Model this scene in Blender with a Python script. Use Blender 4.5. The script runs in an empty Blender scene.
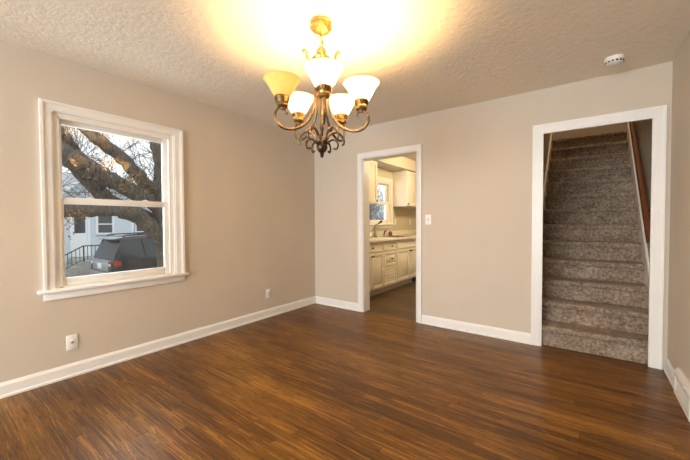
import bpy, bmesh, math, random
from mathutils import Vector, Matrix
random.seed(7)
SC = bpy.context.scene
COL = SC.collection

# ------------------------------------------------------------------ camera
YAW, PITCH, ROLL = math.radians(36.441), math.radians(-1.349), math.radians(-0.245)
fw = Vector((-math.sin(YAW)*math.cos(PITCH), math.cos(YAW)*math.cos(PITCH), math.sin(PITCH)))
r0 = Vector((math.cos(YAW), math.sin(YAW), 0)); u0 = r0.cross(fw)
rt = r0*math.cos(ROLL) + u0*math.sin(ROLL); up = rt.cross(fw)
cd = bpy.data.cameras.new('camera'); cam = bpy.data.objects.new('camera', cd); COL.objects.link(cam)
cd.sensor_width = 36; cd.lens = 324.66/690*36; cd.clip_start = .02; cd.clip_end = 300
m = Matrix((rt, up, -fw)).transposed().to_4x4(); m.translation = (3.207, -3.595, 1.1916)
cam.matrix_world = m
SC.camera = cam

# ------------------------------------------------------------------ world, daylight, exposure
wd = bpy.data.worlds.new('overcast_sky'); SC.world = wd; wd.use_nodes = True
bg = wd.node_tree.nodes['Background']
bg.inputs['Color'].default_value = (.90, .95, 1, 1); bg.inputs['Strength'].default_value = 1.05
def area_light(name, loc, rot, sx, sy, power, color):
    l = bpy.data.lights.new(name, 'AREA'); l.shape = 'RECTANGLE'; l.size = sx; l.size_y = sy
    l.energy = power; l.color = color
    o = bpy.data.objects.new(name, l); o.location = loc; o.rotation_euler = rot; COL.objects.link(o); return o
# daylight of the two unseen windows behind the camera and of the window in view
area_light('daylight_rear', (1.8, -7.62, 1.42), (math.radians(90), 0, 0), 2.9, 1.5, 200, (.91, .965, 1))
area_light('daylight_window', (-.40, -2.48, 1.42), (0, math.radians(-90), 0), 1.2, .85, 7, (.85, .94, 1))
area_light('daylight_kitchen', (-.40, 1.75, 1.6), (0, math.radians(-90), 0), .9, .8, 7, (.85, .94, 1))
SC.view_settings.view_transform = 'Standard'; SC.view_settings.look = 'None'
SC.view_settings.exposure = 0.68; SC.view_settings.gamma = 1.0; SC.view_settings.use_curve_mapping = False
SC.cycles.use_denoising = True
SC.cycles.max_bounces = 10; SC.cycles.diffuse_bounces = 6; SC.cycles.transparent_max_bounces = 16
SC.cycles.sample_clamp_indirect = 12.0; SC.cycles.caustics_reflective = False; SC.cycles.caustics_refractive = False

# ------------------------------------------------------------------ materials
class NT:
    def __init__(s, name):
        s.m = bpy.data.materials.new(name); s.m.use_nodes = True; s.t = s.m.node_tree
        s.b = s.t.nodes['Principled BSDF']; s.out = s.t.nodes['Material Output']
    def n(s, t, **kw):
        o = s.t.nodes.new(t)
        for k, v in kw.items(): setattr(o, k, v)
        return o
    def l(s, a, b): s.t.links.new(a, b)
    def val(s, sock, v):
        if hasattr(v, 'is_output'): s.l(v, sock)
        else: sock.default_value = v
    def math(s, op, a, b=None, c=None):
        o = s.n('ShaderNodeMath', operation=op); s.val(o.inputs[0], a)
        if b is not None: s.val(o.inputs[1], b)
        if c is not None: s.val(o.inputs[2], c)
        return o.outputs[0]
    def coord(s, scale=(1, 1, 1), kind='Object'):
        c = s.n('ShaderNodeTexCoord'); mp = s.n('ShaderNodeMapping'); mp.inputs['Scale'].default_value = scale
        s.l(c.outputs[kind], mp.inputs['Vector']); return mp.outputs['Vector']
    def noise(s, vec, scale, detail=4, rough=.5, dist=0):
        o = s.n('ShaderNodeTexNoise'); s.l(vec, o.inputs['Vector'])
        o.inputs['Scale'].default_value = scale; o.inputs['Detail'].default_value = detail
        o.inputs['Roughness'].default_value = rough; o.inputs['Distortion'].default_value = dist
        return o.outputs['Fac']
    def ramp(s, fac, stops):
        o = s.n('ShaderNodeValToRGB'); s.l(fac, o.inputs['Fac']); e = o.color_ramp.elements
        while len(e) < len(stops): e.new(.5)
        for i, (p, c) in enumerate(stops):
            e[i].position = p; e[i].color = (*c, 1) if len(c) == 3 else c
        return o.outputs['Color']
    def mix(s, f, a, b, mode='MIX'):
        o = s.n('ShaderNodeMix', data_type='RGBA', blend_type=mode); s.val(o.inputs['Factor'], f)
        s.val(o.inputs['A'], a if hasattr(a, 'is_output') else (*a, 1)); s.val(o.inputs['B'], b if hasattr(b, 'is_output') else (*b, 1))
        return o.outputs['Result']
    def bump(s, h, strength=.3, dist=.01):
        o = s.n('ShaderNodeBump'); o.inputs['Strength'].default_value = strength; o.inputs['Distance'].default_value = dist
        s.l(h, o.inputs['Height']); s.l(o.outputs['Normal'], s.b.inputs['Normal'])
    def set(s, **kw):
        for k, v in kw.items(): s.val(s.b.inputs[k.replace('_', ' ')], v)
        return s.m

def simple(name, col, rough=.5, metal=0., vary=.06, scale=8., bump=0., bscale=60., coat=0.):
    t = NT(name); v = t.coord()
    n = t.noise(v, scale, 3)
    d = tuple(max(0, c*(1-vary)) for c in col); b = tuple(min(1, c*(1+vary)) for c in col)
    t.set(Base_Color=t.ramp(n, [(.3, d), (.7, b)]), Roughness=rough, Metallic=metal, Coat_Weight=coat)
    if bump: t.bump(t.noise(v, bscale, 4), bump, .004)
    return t.m

def floor_mat(name, pw, plen, dark, mid, light, rough=.3, grain=1.0):
    t = NT(name); c = t.n('ShaderNodeTexCoord'); sep = t.n('ShaderNodeSeparateXYZ'); t.l(c.outputs['Object'], sep.inputs[0])
    x, y = sep.outputs['X'], sep.outputs['Y']
    ry = t.math('DIVIDE', y, pw); row = t.math('FLOOR', ry); fy = t.math('FRACT', ry)
    wn = t.n('ShaderNodeTexWhiteNoise', noise_dimensions='1D'); t.l(row, wn.inputs['W'])
    rx = t.math('ADD', t.math('DIVIDE', x, plen), t.math('MULTIPLY', wn.outputs['Value'], 7.3))
    colm = t.math('FLOOR', rx); fx = t.math('FRACT', rx)
    cv = t.n('ShaderNodeCombineXYZ'); t.l(colm, cv.inputs[0]); t.l(row, cv.inputs[1])
    w2 = t.n('ShaderNodeTexWhiteNoise', noise_dimensions='2D'); t.l(cv.outputs[0], w2.inputs['Vector'])
    rnd = w2.outputs['Value']
    # grain: long streaks, shifted per board
    gv = t.n('ShaderNodeCombineXYZ')
    t.l(t.math('ADD', t.math('MULTIPLY', x, 1.1), t.math('MULTIPLY', rnd, 40)), gv.inputs[0])
    t.l(t.math('ADD', t.math('MULTIPLY', y, 34), t.math('MULTIPLY', rnd, 90)), gv.inputs[1])
    g1 = t.noise(gv.outputs[0], 1.6, 5, .6, 1.4)
    gv2 = t.n('ShaderNodeCombineXYZ')
    t.l(t.math('ADD', t.math('MULTIPLY', x, 6), t.math('MULTIPLY', rnd, 13)), gv2.inputs[0])
    t.l(t.math('MULTIPLY', y, 190), gv2.inputs[1])
    g2 = t.noise(gv2.outputs[0], 1.0, 3, .6, .3)
    # cathedral rings
    ring = t.math('FRACT', t.math('MULTIPLY', g1, 6.5))
    ringl = t.math('ABSOLUTE', t.math('SUBTRACT', ring, .5))
    blot = t.noise(t.coord((.5, 1.6, 1)), 1.3, 3, .55)
    tone = t.math('ADD', t.math('MULTIPLY', rnd, .10), t.math('ADD', t.math('MULTIPLY', g1, .70), t.math('MULTIPLY', blot, .40)))
    tone = t.math('SUBTRACT', tone, .12)
    base = t.ramp(tone, [(.27, dark), (.46, mid), (.70, light)])
    dk = t.math('MULTIPLY', t.math('SUBTRACT', .5, t.math('MULTIPLY', ringl, 1.0)), 1.0)
    dk = t.math('POWER', t.math('MULTIPLY', dk, 2.0), 3.0)
    base = t.mix(t.math('MULTIPLY', dk, .80*grain), base, tuple(d*.45 for d in dark))
    pores = t.math('GREATER_THAN', g2, .60)
    base = t.mix(t.math('MULTIPLY', pores, .40*grain), base, tuple(d*.5 for d in dark))
    ey = t.math('MINIMUM', fy, t.math('SUBTRACT', 1.0, fy)); ex = t.math('MINIMUM', fx, t.math('SUBTRACT', 1.0, fx))
    gap = t.math('MAXIMUM', t.math('LESS_THAN', ey, .0009/pw), t.math('LESS_THAN', ex, .0011/plen))
    base = t.mix(t.math('MULTIPLY', gap, .6), base, tuple(d*.25 for d in dark))
    rg = t.math('ADD', rough, t.math('MULTIPLY', g2, .14))
    t.set(Base_Color=base, Roughness=rg, Coat_Weight=.08, Coat_Roughness=.14, Specular_IOR_Level=.28)
    h = t.math('SUBTRACT', t.math('MULTIPLY', g2, .25), t.math('MULTIPLY', gap, 1.0))
    t.bump(h, .16, .002)
    return t.m

def carpet_mat():
    t = NT('carpet'); v = t.coord()
    a = t.noise(v, 40, 5, .65, .3); b = t.noise(v, 260, 2, .6); c = t.noise(v, 7, 3)
    f = t.math('ADD', t.math('MULTIPLY', a, .62), t.math('ADD', t.math('MULTIPLY', b, .30), t.math('MULTIPLY', c, .22)))
    col = t.ramp(f, [(.42, (.10, .072, .051)), (.56, (.28, .21, .153)), (.72, (.55, .445, .345))])
    t.set(Base_Color=col, Roughness=.95, Sheen_Weight=.15, Specular_IOR_Level=.1)
    t.bump(t.math('ADD', b, t.math('MULTIPLY', a, .8)), .7, .008)
    return t.m

def ceiling_mat():
    t = NT('textured_ceiling_paint'); v = t.coord()
    n1 = t.noise(v, 15, 3, .55, 2.6); n2 = t.noise(v, 70, 4, .6, .8)
    vo = t.n('ShaderNodeTexVoronoi', feature='SMOOTH_F1'); t.l(v, vo.inputs['Vector']); vo.inputs['Scale'].default_value = 26
    h = t.math('ADD', t.math('MULTIPLY', n1, 1.2), t.math('ADD', t.math('MULTIPLY', n2, .7), t.math('MULTIPLY', vo.outputs['Distance'], .7)))
    t.set(Base_Color=t.ramp(n1, [(.3, (.83, .765, .655)), (.7, (.88, .815, .705))]), Roughness=.9, Specular_IOR_Level=.15)
    t.bump(h, .22, .020)
    return t.m

def wall_mat(name, col):
    t = NT(name); v = t.coord()
    n = t.noise(v, 1.6, 3); f = t.noise(v, 170, 3)
    t.set(Base_Color=t.ramp(n, [(.3, tuple(c*.975 for c in col)), (.7, tuple(min(1, c*1.025) for c in col))]), Roughness=.72, Specular_IOR_Level=.25)
    t.bump(f, .06, .002)
    return t.m

def glass_mat(name='window_glass', tint=(.96, .98, .98)):
    t = NT(name); t.t.nodes.remove(t.b)
    tr = t.n('ShaderNodeBsdfTransparent'); tr.inputs['Color'].default_value = (*tint, 1)
    gl = t.n('ShaderNodeBsdfGlossy'); gl.inputs['Roughness'].default_value = .02
    ge = t.n('ShaderNodeNewGeometry'); dp = t.n('ShaderNodeVectorMath', operation='DOT_PRODUCT')
    t.l(ge.outputs['Normal'], dp.inputs[0]); t.l(ge.outputs['Incoming'], dp.inputs[1])
    k5 = t.math('POWER', t.math('SUBTRACT', 1.0, t.math('ABSOLUTE', dp.outputs['Value'])), 5.0)
    fac = t.math('MULTIPLY', t.math('MULTIPLY_ADD', k5, .89, .11), t.math('SUBTRACT', 1.0, ge.outputs['Backfacing']))
    mx = t.n('ShaderNodeMixShader'); t.l(fac, mx.inputs[0]); t.l(tr.outputs[0], mx.inputs[1]); t.l(gl.outputs[0], mx.inputs[2])
    t.l(mx.outputs[0], t.out.inputs['Surface']); return t.m

def shade_mat(name, col):
    t = NT(name); t.t.nodes.remove(t.b)
    n = t.noise(t.coord(), 14, 4, .6, 1.5)
    c = t.ramp(n, [(.3, tuple(x*.9 for x in col)), (.7, col)])
    a = t.n('ShaderNodeBsdfTranslucent'); d = t.n('ShaderNodeBsdfDiffuse'); g = t.n('ShaderNodeBsdfGlossy'); g.inputs['Roughness'].default_value = .25
    t.l(c, a.inputs['Color']); t.l(c, d.inputs['Color'])
    m1 = t.n('ShaderNodeMixShader'); m1.inputs[0].default_value = .2; t.l(a.outputs[0], m1.inputs[1]); t.l(d.outputs[0], m1.inputs[2])
    m2 = t.n('ShaderNodeMixShader'); m2.inputs[0].default_value = .05; t.l(m1.outputs[0], m2.inputs[1]); t.l(g.outputs[0], m2.inputs[2])
    t.l(m2.outputs[0], t.out.inputs['Surface']); return t.m

def emit_mat(name, col, strength):
    t = NT(name); t.set(Base_Color=(*col, 1), Emission_Color=(*col, 1), Emission_Strength=strength); return t.m

def bronze_mat(name, dark, light, rough=.38, metal=.85):
    t = NT(name); v = t.coord(); n = t.noise(v, 40, 5, .65, 1)
    t.set(Base_Color=t.ramp(n, [(.35, dark), (.65, light)]), Roughness=rough, Metallic=metal); t.bump(n, .25, .003); return t.m

def wood_mat(name, dark, light, axis='Y', rough=.35):
    t = NT(name); s = {'X': (2, 40, 40), 'Y': (40, 2, 40), 'Z': (40, 40, 2)}[axis]; n = t.noise(t.coord(s), 1.2, 5, .6, 1.2)
    t.set(Base_Color=t.ramp(n, [(.3, dark), (.7, light)]), Roughness=rough, Specular_IOR_Level=.3); return t.m

def bark_mat():
    t = NT('bark'); n = t.noise(t.coord((9, 9, 3)), 2.5, 6, .65, 1.2); n2 = t.noise(t.coord(), 1.5, 3)
    c = t.ramp(n, [(.3, (.06, .05, .042)), (.55, (.18, .155, .13)), (.8, (.38, .34, .30))])
    t.set(Base_Color=c, Roughness=.95, Specular_IOR_Level=.1); t.bump(n, .8, .03); return t.m

def ground_mat():
    t = NT('gravel_and_dead_grass'); v = t.coord()
    a = t.noise(v, 1.1, 4, .6); b = t.noise(v, 40, 4, .7)
    c1 = t.ramp(b, [(.3, (.16, .155, .15)), (.7, (.42, .41, .40))]); c2 = t.ramp(b, [(.3, (.12, .11, .06)), (.7, (.36, .31, .2))])
    t.set(Base_Color=t.mix(t.ramp(a, [(.45, (0, 0, 0)), (.6, (1, 1, 1))]), c1, c2), Roughness=.95); t.bump(b, .5, .02); return t.m

M = dict(
    wall=wall_mat('greige_wall_paint', (.580, .512, .425)),
    kwall=wall_mat('kitchen_wall_paint', (.56, .50, .40)),
    ceil=ceiling_mat(),
    trim=simple('white_trim_paint', (.80, .78, .745), .38, vary=.015, bump=.03),
    vinyl=simple('window_vinyl', (.80, .765, .71), .4, vary=.015),
    floor=floor_mat('stained_oak_strip_floor', .057, .95, (.030, .0105, .0018), (.150, .060, .0085), (.43, .205, .033), .33),
    kfloor=floor_mat('kitchen_plank_floor', .125, 1.2, (.030, .017, .009), (.090, .050, .026), (.20, .125, .072), .36, .8),
    carpet=carpet_mat(),
    glass=glass_mat(),
    shade=shade_mat('cream_glass', (1, .89, .66)),
    shade_off=shade_mat('unlit_cream_glass', (.95, .78, .38)),  # same cream glass, with the unlit look put into a yellower colour
    bronze=bronze_mat('antique_bronze', (.10, .066, .036), (.29, .205, .125)),
    bronze_dark=bronze_mat('dark_bronze', (.045, .026, .014), (.13, .08, .04)),
    brass_dark=bronze_mat('tarnished_brass', (.13, .078, .028), (.40, .26, .10)),
    gold=bronze_mat('antique_gold', (.22, .125, .04), (.60, .38, .13)),
    bulb=emit_mat('lit_bulb', (1, .63, .26), 720),
    bulb_off=simple('frosted_bulb', (.85, .82, .75), .4),
    plastic=simple('white_plastic', (.82, .80, .76), .4, vary=.01),
    black=simple('black_plastic', (.02, .02, .02), .5),
    steel=simple('brushed_steel', (.60, .60, .60), .3, 1.0),
    brass=simple('brass_connector', (.55, .42, .2), .35, 1.0),
    rail=wood_mat('stained_handrail_wood', (.10, .026, .008), (.20, .058, .018), rough=.6),
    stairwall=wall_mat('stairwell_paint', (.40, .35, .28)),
    cab=simple('cabinet_white', (.78, .73, .64), .42, vary=.02),
    toe=simple('toe_kick_grey', (.50, .49, .47), .6),
    counter=simple('cream_laminate', (.76, .72, .64), .35, vary=.06, scale=60),
    knob=simple('dark_knob', (.05, .035, .025), .35, .7),
    amber=simple('amber_soap', (.30, .09, .03), .2, coat=.5),
    bark=bark_mat(),
    twig=simple('twig_bark', (.19, .165, .14), .9),
    twig_grey=simple('frosted_grey_twigs', (.36, .39, .42), .9, vary=.25, scale=2),
    leaf=simple('dead_leaf', (.33, .21, .10), .8, vary=.4, scale=6),
    siding=simple('pale_blue_siding', (.60, .66, .71), .6, vary=.03),
    shingle=simple('grey_shingle', (.45, .46, .48), .9, vary=.2, scale=14, bump=.4, bscale=18),
    white=simple('exterior_white', (.82, .84, .86), .5, vary=.02),
    darkglass=simple('dark_window_glass', (.035, .045, .055), .06, vary=.3, scale=1.5),
    concrete=simple('concrete', (.36, .35, .32), .9, vary=.15, bump=.4, bscale=30),
    iron=simple('black_iron', (.02, .022, .025), .5, .4),
    carpaint=simple('black_car_paint', (.016, .018, .021), .30, .1, coat=.35),
    silver=simple('car_silver', (.48, .50, .52), .3, .6, coat=.5),
    carglass=simple('car_glass', (.03, .036, .04), .08),
    tail=simple('tail_lamp_red', (.30, .03, .022), .15, coat=.8),
    tyre=simple('tyre_rubber', (.025, .025, .025), .8),
    plate=simple('number_plate', (.85, .87, .9), .4),
    ground=ground_mat(),
)

# ------------------------------------------------------------------ mesh building
class MB:
    def __init__(s): s.bm = bmesh.new()
    def box(s, x0, y0, z0, x1, y1, z1, bev=0.):
        mt = Matrix.Translation(((x0+x1)/2, (y0+y1)/2, (z0+z1)/2)) @ Matrix.Diagonal((abs(x1-x0), abs(y1-y0), abs(z1-z0), 1))
        g = bmesh.ops.create_cube(s.bm, size=1, matrix=mt)
        if bev:
            es = {e for v in g['verts'] for e in v.link_edges}
            bmesh.ops.bevel(s.bm, geom=list(es), offset=bev, segments=2, affect='EDGES', profile=.5)
        return s
    def tube(s, pts, rad, sides=10, cap=True):
        pts = [Vector(p) for p in pts]; n = len(pts)
        rad = rad if isinstance(rad, (list, tuple)) else [rad]*n
        prev = None; rings = []
        for i, p in enumerate(pts):
            d = (pts[min(i+1, n-1)] - pts[max(i-1, 0)]).normalized()
            if prev is None:
                a = Vector((0, 0, 1)) if abs(d.z) < .9 else Vector((1, 0, 0)); x = d.cross(a).normalized()
            else: x = (prev - d*prev.dot(d)).normalized()
            prev = x; y = d.cross(x)
            rings.append([s.bm.verts.new(p + (x*math.cos(2*math.pi*k/sides) + y*math.sin(2*math.pi*k/sides))*rad[i]) for k in range(sides)])
        for a, b in zip(rings, rings[1:]):
            for k in range(sides): s.bm.faces.new((a[k], a[(k+1) % sides], b[(k+1) % sides], b[k]))
        if cap: s.bm.faces.new(rings[0][::-1]); s.bm.faces.new(rings[-1])
        return s
    def lathe(s, prof, c=(0, 0, 0), seg=28, mat=None, closed=False):
        c = Vector(c); rings = []
        for r, z in prof:
            if r < 1e-5: vs = [s.bm.verts.new((0, 0, z))]
            else: vs = [s.bm.verts.new((r*math.cos(2*math.pi*k/seg), r*math.sin(2*math.pi*k/seg), z)) for k in range(seg)]
            rings.append(vs)
        pr = list(zip(rings, rings[1:])) + ([(rings[-1], rings[0])] if closed else [])
        for a, b in pr:
            for k in range(seg):
                k2 = (k+1) % seg
                if len(a) == 1 and len(b) == 1: continue
                if len(a) == 1: s.bm.faces.new((a[0], b[k2], b[k]))
                elif len(b) == 1: s.bm.faces.new((a[k], a[k2], b[0]))
                else: s.bm.faces.new((a[k], a[k2], b[k2], b[k]))
        mt = Matrix.Translation(c) @ (mat if mat else Matrix())
        for rg in rings:
            for v in rg: v.co = mt @ v.co
        return s
    def prism(s, poly, axis, a, b):
        # poly in the plane of the other two axes
        def P(u, v, w):
            return {'X': (w, u, v), 'Y': (u, w, v), 'Z': (u, v, w)}[axis]
        A = [s.bm.verts.new(P(u, v, a)) for u, v in poly]; B = [s.bm.verts.new(P(u, v, b)) for u, v in poly]
        n = len(poly)
        s.bm.faces.new(A[::-1]); s.bm.faces.new(B)
        for k in range(n): s.bm.faces.new((A[k], A[(k+1) % n], B[(k+1) % n], B[k]))
        return s
    def loft(s, secs):
        rings = [[s.bm.verts.new(p) for p in sec] for sec in secs]; n = len(rings[0])
        for a, b in zip(rings, rings[1:]):
            for k in range(n): s.bm.faces.new((a[k], a[(k+1) % n], b[(k+1) % n], b[k]))
        s.bm.faces.new(rings[0][::-1]); s.bm.faces.new(rings[-1]); return s
    def quad(s, *ps): s.bm.faces.new([s.bm.verts.new(p) for p in ps]); return s
    def xform(s, mt):
        bmesh.ops.transform(s.bm, matrix=mt, verts=s.bm.verts); return s
    def build(s, name, mat, parent=None, smooth=35, loc=None):
        bmesh.ops.recalc_face_normals(s.bm, faces=s.bm.faces)
        if parent is None and loc is None:
            lo = [min(v.co[i] for v in s.bm.verts) for i in range(3)]; hi = [max(v.co[i] for v in s.bm.verts) for i in range(3)]
            loc = Vector(((lo[0]+hi[0])/2, (lo[1]+hi[1])/2, lo[2]))
        off = Vector(loc) if parent is None else WLOC[parent.name]
        bmesh.ops.translate(s.bm, vec=-off, verts=s.bm.verts)
        me = bpy.data.meshes.new(name); s.bm.to_mesh(me); s.bm.free(); me.materials.append(mat)
        if smooth:
            for p in me.polygons: p.use_smooth = True
            me.set_sharp_from_angle(angle=math.radians(smooth))
        o = bpy.data.objects.new(name, me); COL.objects.link(o)
        if parent is None: o.location = off
        else: o.parent = parent
        WLOC[o.name] = off.copy()
        return o
WLOC = {}
def tag(o, label, cat, group=None, kind=None):
    o['label'] = label; o['category'] = cat
    if group: o['group'] = group
    if kind: o['kind'] = kind
    return o
def thing(name, loc, label, cat, group=None):
    o = bpy.data.objects.new(name, None); o.empty_display_size = .1; COL.objects.link(o); o.location = loc
    WLOC[o.name] = Vector(loc); return tag(o, label, cat, group)
def struct(o, label=None, cat=None):
    o['kind'] = 'structure'
    if label: o['label'] = label
    if cat: o['category'] = cat
    return o
def wall_boxes(b, axis, c0, c1, u0, u1, z0, z1, holes):
    # wall slab with rectangular holes (u0,z0,u1,z1); axis X: thickness in x
    us = sorted({u0, u1, *[h[0] for h in holes], *[h[2] for h in holes]})
    for a, c in zip(us, us[1:]):
        zz = [(z0, z1)]
        for h in holes:
            if h[0] <= a+1e-6 and h[2] >= c-1e-6:
                nz = []
                for p, q in zz:
                    if h[1] > p: nz.append((p, min(q, h[1])))
                    if h[3] < q: nz.append((max(p, h[3]), q))
                zz = nz
        for p, q in zz:
            if q-p < 1e-5: continue
            if axis == 'X': b.box(c0, a, p, c1, c, q)
            else: b.box(a, c0, p, c, c1, q)
    bmesh.ops.remove_doubles(b.bm, verts=b.bm.verts, dist=1e-5)
    return b

# ------------------------------------------------------------------ room shell
W, H, YR = 3.748, 2.44, -7.5
TB = .125     # back wall thickness
WIN = (-2.925, .690, -2.045, 2.03)       # left window rough opening  y0,z0,y1,z1
KWIN = (1.345, 1.145, 2.315, 1.995)
KD = (.857, 1.612, 2.025)   # kitchen doorway x0,x1,top
SD = (2.882, 3.641, 2.022)  # stair doorway
struct(wall_boxes(MB(), 'X', -.15, 0, YR-.12, 0, 0, H, [WIN]).build('wall_left', M['wall'], smooth=0, loc=(0, -2, 0)), 'greige painted wall holding the double-hung window', 'wall')
struct(wall_boxes(MB(), 'Y', 0, TB, -.15, W+.12, 0, H, [(KD[0], 0, KD[1], KD[2]), (2.802, 0, 3.702, 2.075)]).build('wall_back', M['wall'], smooth=0, loc=(1.8, 0, 0)), 'greige wall with the kitchen doorway and the stair doorway', 'wall')
struct(MB().box(W, YR-.12, 0, W+.12, 0, H).build('wall_right', M['wall'], smooth=0, loc=(W, -2, 0)), 'greige wall at the right edge with the floor register', 'wall')
struct(wall_boxes(MB(), 'Y', YR-.12, YR, 0, W, 0, H, [(.3, .65, 3.3, 2.2)]).build('wall_rear', M['wall'], smooth=0, loc=(1.8, YR, 0)))
struct(MB().box(-.15, YR-.12, -.12, W+.12, .04, 0).build('floor', M['floor'], smooth=0, loc=(0, 0, 0)), 'dark stained oak strip floor of the empty dining room', 'floor')
struct(MB().box(-.15, YR-.12, H, W+.12, .0, H+.1).build('ceiling', M['ceil'], smooth=0, loc=(0, 0, H)), 'stippled white ceiling', 'ceiling')
# kitchen and stairwell shell
KY, KX = 4.4, 2.64
struct(wall_boxes(MB(), 'X', -.15, 0, TB, KY+.1, 0, 2.46, [KWIN]).build('wall_kitchen_left', M['kwall'], smooth=0, loc=(0, 2, 0)))
struct(MB().box(-.15, KY, 0, KX+.1, KY+.1, 2.46).build('wall_kitchen_back', M['kwall'], smooth=0))
struct(MB().box(KX, TB, 0, KX+.1, KY, 2.46).build('wall_kitchen_right', M['kwall'], smooth=0))
struct(MB().box(-.15, .04, -.12, KX+.12, KY+.1, 0).build('floor_kitchen', M['kfloor'], smooth=0, loc=(0, 0, 0)), 'greyish brown plank floor in the kitchen', 'floor')
struct(MB().box(-.15, TB, 2.46, KX+.1, KY+.1, 2.56).build('ceiling_kitchen', M['kwall'], smooth=0))
struct(MB().box(0.002, TB, 2.24, .365, KY, 2.458).build('trim_soffit', M['kwall'], smooth=0), 'boxed soffit over the kitchen wall cabinets', 'soffit')
SX0, SX1 = 2.755, 3.702
Y0S, RUN, RISE, NS = .02, .215, .1925, 13
YTOP = Y0S + (NS-1)*RUN
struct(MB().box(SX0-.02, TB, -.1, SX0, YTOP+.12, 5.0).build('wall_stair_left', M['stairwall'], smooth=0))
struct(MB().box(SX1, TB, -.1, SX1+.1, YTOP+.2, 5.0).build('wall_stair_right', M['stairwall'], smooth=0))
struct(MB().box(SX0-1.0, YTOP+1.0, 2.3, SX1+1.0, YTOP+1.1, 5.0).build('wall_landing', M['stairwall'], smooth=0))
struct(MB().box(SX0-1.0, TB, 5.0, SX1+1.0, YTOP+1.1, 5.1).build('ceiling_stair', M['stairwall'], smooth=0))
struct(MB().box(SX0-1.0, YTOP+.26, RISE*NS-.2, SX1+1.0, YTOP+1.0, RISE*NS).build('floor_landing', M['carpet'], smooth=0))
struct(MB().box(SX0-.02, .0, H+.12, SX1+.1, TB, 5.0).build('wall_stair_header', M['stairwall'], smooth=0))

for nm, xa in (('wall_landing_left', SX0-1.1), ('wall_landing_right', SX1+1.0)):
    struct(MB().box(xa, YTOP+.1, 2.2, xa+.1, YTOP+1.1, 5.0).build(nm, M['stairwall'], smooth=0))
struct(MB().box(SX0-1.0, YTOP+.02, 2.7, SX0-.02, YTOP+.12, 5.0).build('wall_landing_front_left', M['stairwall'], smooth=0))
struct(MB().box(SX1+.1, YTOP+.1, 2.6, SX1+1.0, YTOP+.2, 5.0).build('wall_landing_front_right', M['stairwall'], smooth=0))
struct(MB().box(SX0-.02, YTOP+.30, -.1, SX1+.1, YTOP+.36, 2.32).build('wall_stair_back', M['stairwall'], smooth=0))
struct(MB().box(KX+.12, .04, -.12, SX1+.1, YTOP+.36, -.002).build('floor_stair', M['kfloor'], smooth=0))
# ------------------------------------------------------------------ baseboards and casings
def base_x(name, x0, x1, y, lab):       # along X on the back wall
    b = MB(); pr = [(0, 0), (-.022, 0), (-.022, .014), (-.015, .022), (-.015, .082), (-.009, .096), (-.005, .103), (0, .103)]
    b.prism([(y+u, v) for u, v in pr], 'X', x0, x1); return struct(b.build(name, M['trim'], smooth=0), lab, 'baseboard')
def base_y(name, x, sgn, y0, y1, lab):
    b = MB(); pr = [(0, 0), (.022, 0), (.022, .014), (.015, .022), (.015, .082), (.009, .096), (.005, .103), (0, .103)]
    b.prism([(x+sgn*u, v) for u, v in pr], 'Y', y0, y1); return struct(b.build(name, M['trim'], smooth=0), lab, 'baseboard')
base_y('baseboard_left', 0, 1, YR, 0, 'white baseboard along the wall under the window')
base_x('baseboard_back_corner', .022, .777, 0, 'short white baseboard between the room corner and the kitchen doorway')
base_x('baseboard_back_middle', 1.676, 2.797, 0, 'white baseboard between the kitchen doorway and the stair doorway')
base_y('baseboard_right', W, -1, -.432, 0, 'short white baseboard between the stair doorway and the floor register')
base_y('baseboard_right_rear', W, -1, YR, -.86, 'white baseboard along the right wall past the register')
base_x('baseboard_rear', 0.022, W-.022, YR+.022, 'white baseboard of the rear wall')

def casing_door(name, o0, o1, oz, i0, i1, iz, lab):
    # casing on the face of the back wall, mitred at the top corners
    r = struct(thing(name, ((o0+o1)/2, 0, 0), lab, 'doorway'), lab, 'doorway')
    def ring(d0, d1, t):
        # frame ring from offset fraction d0..d1 between inner (0) and outer (1)
        b = MB()
        L = lambda f: i0 + (o0-i0)*f; R = lambda f: i1 + (o1-i1)*f; T = lambda f: iz + (oz-iz)*f
        for poly in ([(L(d1), 0), (L(d0), 0), (L(d0), T(d0)), (L(d1), T(d1))],
                     [(R(d0), 0), (R(d1), 0), (R(d1), T(d1)), (R(d0), T(d0))],
                     [(L(d1), T(d1)), (L(d0), T(d0)), (R(d0), T(d0)), (R(d1), T(d1))]):
            b.prism(poly, 'Y', -t, 0)
        return b
    b = ring(0, .16, .011)
    for d0, d1, t in ((.16, .72, .016), (.72, .80, .019), (.80, 1.0, .024)):
        bb = ring(d0, d1, t); me = bpy.data.meshes.new('tmp'); bb.bm.to_mesh(me); bb.bm.free(); b.bm.from_mesh(me); bpy.data.meshes.remove(me)
    b.build('casing', M['trim'], r, smooth=0)
    j = MB()   # jamb lining with stop
    if name == 'door_2':
        j.box(i0-.05, -.009, 0, i0+.004, .018, iz+.04); j.box(i1-.004, -.009, 0, i1+.05, .018, iz+.04); j.box(i0+.004, -.009, iz-.004, i1-.004, .018, iz+.04)
        j.build('jamb', M['trim'], r, smooth=0); return r
    j.box(i0-.004, -.011, 0, i0+.008, TB+.012, iz+.004); j.box(i1-.008, -.011, 0, i1+.004, TB+.012, iz+.004); j.box(i0+.008, -.011, iz-.008, i1-.008, TB+.012, iz+.004)
    j.build('jamb', M['trim'], r, smooth=0)
    k = MB()   # casing on the far side
    k.box(i0-.07, TB, 0, i0-.004, TB+.016, iz+.07); k.box(i1+.004, TB, 0, i1+.07, TB+.016, iz+.07); k.box(i0-.004, TB, iz+.004, i1+.004, TB+.016, iz+.07)
    k.build('far_casing', M['trim'], r, smooth=0)
    return r
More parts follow.
